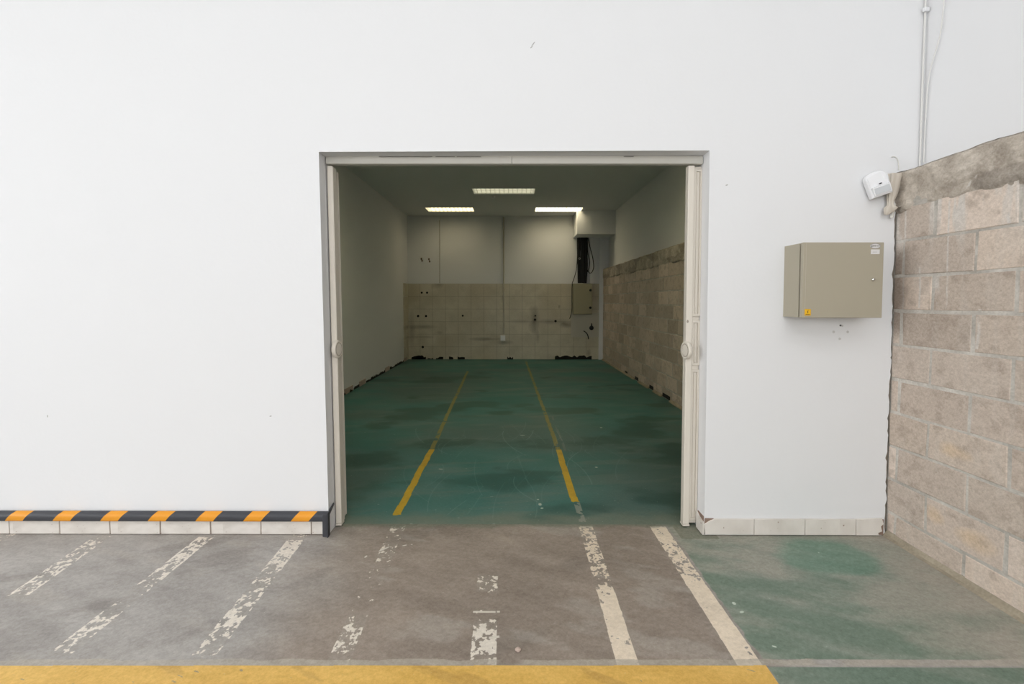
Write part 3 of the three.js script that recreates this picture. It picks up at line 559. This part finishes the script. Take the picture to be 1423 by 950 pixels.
{
  const d = structure(group('door_1', [1.128, 0, -0.11]), 'cream folding door pushed against right side of opening, moulded panels and round pull', 'folding door');
  const post = mesh('lead_post', new RoundedBoxGeometry(0.04, 2.255, 0.05, 3, 0.006), M.pvc, d); post.position.set(-0.028, 1.1475, -0.005);
  mesh('panel', box(-0.008, 0.043, 0.02, 2.272, -0.02, -0.006), M.pvc, d);
  for (const [a, b] of [[1.345, 2.255], [1.035, 1.315], [0.04, 1.005]]) moulded(d, 0.05, a, b, 0.021, -0.006);
  for (let k = 0; k < 4; k++) mesh('folded_panel', new RoundedBoxGeometry(0.062, 2.24, 0.012, 1, 0.003).translate(0.012, 1.145, -0.04 - k * 0.02), M.pvc, d);
  mesh('foot_cap', new RoundedBoxGeometry(0.044, 0.012, 0.052, 2, 0.003).translate(-0.028, 0.014, -0.005), M.pvc, d);
  handle(d, -0.040, 1.13, 0.016, -1.36);
  const scr = mesh('screw', new THREE.SphereGeometry(0.006, 10, 8).scale(1, 1.6, 0.5), M.pvcShade, d); scr.position.set(-0.039, 1.312, 0.02);
  const e = structure(group('door_2', [-1.132, 0, -0.11]), 'narrow cream folding door post with round pull against left side of opening', 'folding door');
  const tilt = -0.0118;
  const p2 = mesh('lead_post', new RoundedBoxGeometry(0.034, 2.255, 0.05, 3, 0.008), M.pvc, e); p2.position.set(0.004, 1.1475, -0.005); 
  const strip = mesh('cover_strip', new RoundedBoxGeometry(0.009, 2.25, 0.06, 2, 0.003), M.pvc, e); strip.position.set(0.019, 1.145, -0.014);
  mesh('foot_cap', new RoundedBoxGeometry(0.038, 0.012, 0.056, 2, 0.003).translate(0.006, 0.014, -0.005), M.pvc, e);
  for (let k = 0; k < 4; k++) mesh('folded_panel', new RoundedBoxGeometry(0.05, 2.24, 0.012, 1, 0.003).translate(-0.012, 1.145, -0.045 - k * 0.02), M.pvc, e);
  handle(e, 0.020, 1.135, 0.012, 1.42);
  e.rotation.z = -tilt * 0.9; e.position.x = -1.118;
}

// ------------------------------------------------------------------ wall cabinet
{
  const t = group('electrical_cabinet', [1.855, 1.345, 0]); tag(t, 'beige metal electrical cabinet hung on the white partition beside block wall', 'cabinet');
  const W = 0.452, H = 0.424, D = 0.178;
  mesh('body', box(-W / 2 + 0.002, W / 2 - 0.002, 0.002, H - 0.002, 0, D - 0.031), M.cabinet, t);
  mesh('door_gap', box(-W / 2 + 0.008, W / 2 - 0.008, 0.008, H - 0.008, D - 0.034, D - 0.015), M.dark, t);
  const door = mesh('door', new RoundedBoxGeometry(W, H, 0.024, 2, 0.003).translate(0, H / 2, D - 0.007), M.cabinet, t);
  mesh('edge_highlight', box(-W / 2 + 0.0165, -W / 2 + 0.0175, 0.004, H - 0.004, D + 0.0045, D + 0.0053), mat({ color: new THREE.Color().setRGB(0.55, 0.50, 0.41) }), door);  // paler strip painted as light caught on the rounded door edge
  const lock = mesh('lock', new THREE.LatheGeometry([[0.0001, 0.012], [0.005, 0.012], [0.0085, 0.009], [0.0105, 0.002], [0.011, 0]].map(([a, b]) => new THREE.Vector2(a, b)), 24).rotateX(Math.PI / 2), M.chrome, t); M.chrome.side = THREE.DoubleSide;
  lock.position.set(0.168, 0.215, D + 0.005);
  mesh('key_slot', box(-0.004, 0.004, -0.001, 0.001, 0.0118, 0.0124), M.dark, lock);
  // maker's oval sticker, white label, yellow warning sticker
  const cv = document.createElement('canvas'); cv.width = 256; cv.height = 128; const c = cv.getContext('2d');
  c.fillStyle = '#d9d7d6'; c.fillRect(0, 0, 256, 128); c.strokeStyle = '#8d8c8c'; c.lineWidth = 10; c.beginPath(); c.ellipse(128, 64, 122, 58, 0, 0, 7); c.stroke();
  c.fillStyle = '#2a2826'; c.font = 'bold 62px sans-serif'; c.fillText('gen', 26, 78); c.fillStyle = '#7d7a78'; c.fillText('rod', 132, 78);
  const oval = new THREE.Shape(); oval.absellipse(0, 0, 0.029, 0.0145, 0, Math.PI * 2);
  const og = new THREE.ExtrudeGeometry(oval, { depth: 0.0012, bevelEnabled: false, curveSegments: 24 }); { const p = og.attributes.position, uv = og.attributes.uv; for (let i = 0; i < p.count; i++) uv.setXY(i, p.getX(i) / 0.058 + 0.5, p.getY(i) / 0.029 + 0.5); }
  mesh('oval_sticker', og, mat({ map: asTexture(cv, true, false), roughness: 0.4 }), t).position.set(0.176, 0.403, D + 0.005);
  const cw = document.createElement('canvas'); cw.width = 128; cw.height = 64; const d = cw.getContext('2d'); d.fillStyle = '#dedcda'; d.fillRect(0, 0, 128, 64); d.fillStyle = '#b9b6b3'; for (let i = 0; i < 5; i++) d.fillRect(26 + i * 13, 32, 9, 9);
  const sticker = (name, w, h, x, y, m) => { const g = box(-w / 2, w / 2, -h / 2, h / 2, 0, 0.001), p = g.attributes.position, uv = g.attributes.uv; for (let i = 0; i < p.count; i++) uv.setXY(i, p.getX(i) / w + 0.5, p.getY(i) / h + 0.5); mesh(name, g, m, t).position.set(x, y, D + 0.005); };
  sticker('white_label', 0.049, 0.026, 0.177, 0.371, mat({ map: asTexture(cw, true, false), roughness: 0.5 }));
  const cy = document.createElement('canvas'); cy.width = cy.height = 128; const y = cy.getContext('2d'); y.fillStyle = '#e8b41c'; y.fillRect(0, 0, 128, 128); y.strokeStyle = '#b98a10'; y.lineWidth = 4; y.strokeRect(4, 4, 120, 120);
  y.fillStyle = '#3a2a08'; y.beginPath(); y.moveTo(70, 22); y.lineTo(48, 62); y.lineTo(62, 62); y.lineTo(56, 92); y.lineTo(80, 52); y.lineTo(66, 52); y.lineTo(76, 22); y.fill(); y.fillRect(20, 98, 88, 10);
  sticker('warning_sticker', 0.035, 0.037, -0.193, 0.031, mat({ map: asTexture(cy, true, false), roughness: 0.5 }));
}

// ------------------------------------------------------------------ motion sensor, sleeve, wires in the corner
{
  const t = group('motion_sensor', [2.152, 2.125, 0.0]); tag(t, 'tilted white plastic motion sensor high on the partition by the corner', 'sensor');
  const W = 0.112, H = 0.148, sh = new THREE.Shape();
  sh.moveTo(-W * 0.43, -H / 2); sh.lineTo(W * 0.43, -H / 2); sh.quadraticCurveTo(W * 0.47, -H / 2, W * 0.475, -H * 0.46); sh.lineTo(W / 2, H * 0.22);
  sh.bezierCurveTo(W / 2, H * 0.42, W * 0.32, H / 2, 0, H / 2); sh.bezierCurveTo(-W * 0.32, H / 2, -W / 2, H * 0.42, -W / 2, H * 0.22); sh.lineTo(-W * 0.475, -H * 0.46); sh.quadraticCurveTo(-W * 0.47, -H / 2, -W * 0.43, -H / 2);
  const g = new THREE.ExtrudeGeometry(sh, { depth: 0.028, bevelEnabled: true, bevelThickness: 0.012, bevelSize: 0.008, bevelOffset: -0.008, bevelSegments: 5, curveSegments: 16 });
  { const p = g.attributes.position; for (let i = 0; i < p.count; i++) { const y = p.getY(i) / H, z = p.getZ(i); if (z > 0.015) p.setZ(i, z + 0.010 * Math.exp(-(((y - 0.02) / 0.3) ** 2)) - 0.012 * sstep(0.2, 0.5, y)); } g.computeVertexNormals(); }
  mesh('housing', g, M.plastic, t);
  mesh('lens_frame', new RoundedBoxGeometry(0.090, 0.050, 0.012, 2, 0.003).rotateX(0.12).translate(0.004, -0.038, 0.0445), M.plastic, t);
  mesh('lens', new RoundedBoxGeometry(0.078, 0.037, 0.012, 2, 0.002).rotateX(0.12).translate(0.004, -0.039, 0.0462), M.lens, t);
  mesh('indicator', new THREE.SphereGeometry(1, 12, 8).scale(0.0085, 0.0036, 0.003).translate(0.004, -0.002, 0.0495), M.dark, t);
  mesh('bracket', new RoundedBoxGeometry(0.05, 0.09, 0.02, 2, 0.004).translate(0, 0, -0.005), M.plastic, t);
  t.rotation.set(0.08, -0.3, 0.36); t.position.set(2.142, 2.127, 0.03);
}
{
  // slack cable sleeve, tied at the corner, its mouth folded out at the bottom
  const t = group('cable_sleeve', [2.246, 1.965, 0.012]); tag(t, 'limp beige cable sleeve hanging in the corner beside the motion sensor', 'sleeve');
  const rings = [[0.0, 0.034, -0.002, 0.010, 0.02], [0.012, 0.044, 0.004, 0.014, 0.026], [0.024, 0.04, 0.002, 0.018, 0.026], [0.042, 0.016, -0.002, 0.014, 0.02], [0.07, 0.019, 0.0, 0.012, 0.018], [0.11, 0.028, 0.006, 0.014, 0.02], [0.16, 0.033, 0.012, 0.016, 0.022], [0.205, 0.037, 0.019, 0.016, 0.022], [0.226, 0.040, 0.022, 0.014, 0.022]];
  const P = [], I = [], N = 28;
  rings.forEach(([y, rx, cx, rz, cz], j) => { for (let i = 0; i <= N; i++) { const a = i / N * Math.PI * 2, fold = 1 + 0.16 * Math.cos(a * 5 + y * 6) + 0.06 * Math.cos(a * 9); P.push(cx - 0.012 + rx * Math.cos(a) * fold, y + (j < 2 ? 0.006 * Math.sin(a * 2 + 1) + 0.020 * Math.cos(a) : 0), cz + rz * Math.sin(a) * fold); } });
  for (let j = 0; j < rings.length - 1; j++) for (let i = 0; i < N; i++) { const a = j * (N + 1) + i, b = a + 1, c = a + N + 1; I.push(a, c, c + 1, a, c + 1, b); }
  const g = new THREE.BufferGeometry(); g.setAttribute('position', new THREE.Float32BufferAttribute(P, 3)); g.setIndex(I); g.computeVertexNormals();
  M.sleeve.side = THREE.DoubleSide; mesh('sleeve', g, M.sleeve, t);
  mesh('cable_end', tube([[0.008, 0.05, 0.018], [0.006, 0.0, 0.014], [0.004, -0.03, 0.006]], 0.009, 10), M.whiteCable, t);
}
{
  const C = (u, v, x) => at(u, v, 'x', x);
  const c1 = mesh('corner_cable', tube([[2.412, 3.9, 0.012], [2.414, 3.2, 0.012], [2.413, 2.7, 0.012], [2.413, 2.35, 0.013], [2.412, 2.21, 0.013]], 0.005, 40), M.paintedCable); tag(c1, 'painted cable running straight down the corner above the block wall', 'cable');
  const pts = [[1316, -60], [1311, 10], [1306, 50], [1296, 85], [1291, 105], [1287, 150], [1284.5, 195], [1282.5, 226]].map(([u, v]) => { const p = C(u, v, 2.42); return [Math.min(p.x, 2.425), p.y, Math.max(p.z, 0.03)]; });
  const c2 = mesh('loose_wire', tube(pts, 0.003, 60), M.paintedCable); tag(c2, 'thin loose wire bowing away from the corner high on the side wall', 'wire');
  const clip = mesh('cable_clip', new RoundedBoxGeometry(0.03, 0.024, 0.02, 2, 0.004).translate(2.41, 3.14, 0.022), M.plastic); tag(clip, 'small white clip on the cable high in the corner', 'clip');
  const w = [[1239, 218], [1243, 217.5], [1246.5, 220], [1248.5, 227], [1249, 236]].map(([u, v]) => at(u, v, 'z', 0.005));
  tag(mesh('thin_wire', tube(w, 0.0022, 24), M.whiteCable), 'short thin wire curling from the wall above the motion sensor', 'wire');
}

// ------------------------------------------------------------------ things on the back wall of the room
{
  const t = group('conduit', [0, 0, BZ]); tag(t, 'vertical conduit with square box dropping down middle of the tiled back wall', 'conduit');
  mesh('pipe', new THREE.CylinderGeometry(0.017, 0.017, 2.86, 12).translate(-0.236, 2.045, 0.026), mat({ color: new THREE.Color().setRGB(0.5, 0.46, 0.38), roughness: 0.7 }), t);
  const b = mesh('socket_box', new RoundedBoxGeometry(0.14, 0.155, 0.05, 2, 0.008).translate(-0.255, 0.53, 0.034), mat({ color: new THREE.Color().setRGB(0.66, 0.62, 0.55), roughness: 0.5 }), t);
  mesh('cover', new RoundedBoxGeometry(0.11, 0.125, 0.008, 2, 0.003).translate(-0.255, 0.53, 0.061), M.plastic, b);
}
{
  const t = group('wall_cable', [0, 0, BZ]); tag(t, 'thin cable line down the back wall below the left ceiling light', 'cable');
  mesh('cord', tube([[-1.795, 3.46, 0.01], [-1.797, 2.9, 0.006], [-1.8, 2.3, 0.006], [-1.802, 1.87, 0.008]], 0.006, 20), mat({ color: new THREE.Color().setRGB(0.36, 0.33, 0.27) }), t);
  mesh('stub', new THREE.CylinderGeometry(0.014, 0.014, 0.09, 10).translate(-1.792, 3.44, 0.03), M.plastic, t);
}
{
  const p = tag(mesh('ceiling_rose', new RoundedBoxGeometry(0.06, 0.03, 0.12, 2, 0.006).translate(-0.395, CH - 0.015, -6.42), M.plastic), 'small white box on the ceiling behind the dimmest light', 'ceiling box');
}
{
  // boxed-in duct in the corner
  const t = group('trim_2'); structure(t, 'white boxed-in duct in top right corner of the dark room', 'duct box');
  mesh('casing', box(1.455, 2.36, 2.965, CH, BZ, -7.8), M.wall, t);
  const s = tag(mesh('conduit_stub', new THREE.CylinderGeometry(0.022, 0.022, 0.22, 12).translate(1.40, 3.38, BZ + 0.04), M.plastic), 'short white pipe stub on back wall left of the boxed-in duct', 'pipe');
  const q = structure(mesh('trim_3', mergeGeometries([box(1.86, 1.95, 1.857, 2.965, BZ, BZ + 0.10), box(2.09, 2.2, 0.0, 2.965, BZ, BZ + 0.06)]), M.wall), 'narrow plastered ribs below the boxed-in duct', 'wall ribs');
  structure(mesh('trim_4', box(1.415, 2.19, 0.55, 1.14, BZ + 0.009, BZ + 0.03), mat({ color: new THREE.Color().setRGB(0.58, 0.54, 0.46), roughness: 0.7 })), 'pale boarded patch on tiles under the grey panel', 'wall patch');
}
{
  const t = group('switch_panel', [1.672, 1.115, BZ + 0.01]); tag(t, 'grey beige switch panel on the back wall below black cables', 'panel');
  const m = mat({ color: new THREE.Color().setRGB(0.36, 0.33, 0.22), roughness: 0.5 });
  mesh('body', new RoundedBoxGeometry(0.46, 0.74, 0.16, 2, 0.006).translate(0, 0.37, 0.08), m, t);
  const d = mesh('door', new RoundedBoxGeometry(0.445, 0.725, 0.02, 2, 0.006).translate(0, 0.37, 0.172), m, t); d.rotation.y = 0.03;
  for (const y of [0.58, 0.16]) mesh('latch', new THREE.CylinderGeometry(0.026, 0.03, 0.022, 14).rotateX(Math.PI / 2).translate(0.182, y, 0.19), M.dark, t);
}
{
  const t = group('cable_bundle', [0, 0, BZ]); tag(t, 'thick bundle of black cables hanging from boxed-in duct into the panel', 'cables');
  for (let i = 0; i < 30; i++) {
    const x = 1.56 + (i % 10) * 0.0235 + rr(-0.006, 0.006), z = 0.03 + Math.floor(i / 10) * 0.03, k = rr(-0.02, 0.02);
    mesh('cable', tube([[x, 2.98, z], [x + k, 2.65, z + rr(0, 0.02)], [x + k * 0.5 + rr(-0.02, 0.02), 2.3, z + rr(0, 0.03)], [x * 0.85 + 0.15 * 1.68, 1.868, 0.1]], rr(0.010, 0.016), 20, 6), M.cable, t);
  }
  mesh('cable', tube([[1.80, 2.97, 0.08], [1.86, 2.7, 0.1], [1.925, 2.42, 0.12], [1.93, 2.2, 0.12], [1.86, 2.1, 0.12], [1.78, 2.2, 0.1], [1.72, 2.4, 0.08]], 0.010, 30, 6), M.cable, t);
  mesh('cable', tube([[1.79, 2.97, 0.07], [1.80, 2.6, 0.1], [1.84, 2.35, 0.12], [1.79, 2.14, 0.12], [1.70, 2.06, 0.1]], 0.009, 30, 6), M.cable, t);
  mesh('cable', tube([[1.555, 2.55, 0.05], [1.53, 2.2, 0.05], [1.48, 2.0, 0.055], [1.432, 1.87, 0.06]], 0.009, 20, 6), M.cable, t);
  mesh('cable_tie', new THREE.TorusGeometry(0.02, 0.006, 6, 14).translate(1.6, 2.46, 0.11), mat({ color: new THREE.Color().setRGB(0.5, 0.5, 0.48) }), t);
}
tag(mesh('side_cable', tube([[1.432, 1.87, BZ + 0.06], [1.427, 1.75, BZ + 0.055], [1.425, 1.55, BZ + 0.05], [1.425, 1.2, BZ + 0.05], [1.40, 1.08, BZ + 0.04], [1.375, 1.0, BZ + 0.035]], 0.009, 30, 6), M.cable), 'single thin black cable running down the left edge of the grey panel', 'cable');
{
  const p = at(822, 455.5, 'z', BZ + 0.04), t = group('plug_socket', [p.x, p.y, BZ + 0.03]); tag(t, 'black round plug socket on pale patch below the grey panel', 'socket');
  mesh('body', new THREE.LatheGeometry([[0.0001, 0.05], [0.03, 0.05], [0.05, 0.03], [0.055, 0]].map(([a, b]) => new THREE.Vector2(a, b)), 20).rotateX(Math.PI / 2), mat({ color: new THREE.Color().setRGB(0.012, 0.012, 0.013), side: THREE.DoubleSide, roughness: 0.5 }), t);
  mesh('spout', new THREE.CylinderGeometry(0.012, 0.02, 0.09, 10).translate(0, 0.07, 0.02), M.cable, t);
  const q = [[811, 459.5], [814, 461.5], [816.5, 465], [818, 471]].map(([u, v]) => at(u, v, 'z', BZ + 0.045));
  tag(mesh('cut_cable', tube(q, 0.012, 16), M.cable), 'short cut black cable end sticking out under the grey panel', 'cable');
}
{
  const p = at(720, 904, 'y', 0), g = new THREE.IcosahedronGeometry(0.011, 2), q = g.attributes.position;
  for (let i = 0; i < q.count; i++) { const s = 0.8 + 0.5 * noise(q.getX(i) * 130 + 9, q.getY(i) * 130 + q.getZ(i) * 90); q.setXYZ(i, q.getX(i) * s * 1.15, q.getY(i) * s * 0.55, q.getZ(i) * s); }
  g.computeVertexNormals();
  const o = tag(mesh('pebble', g, mat({ color: new THREE.Color().setRGB(0.5, 0.39, 0.33), roughness: 0.9 })), 'small pinkish brown stone lying on the grey hall floor', 'stone'); o.position.set(p.x, 0.006, p.z);
}
renderer.render(scene, camera);
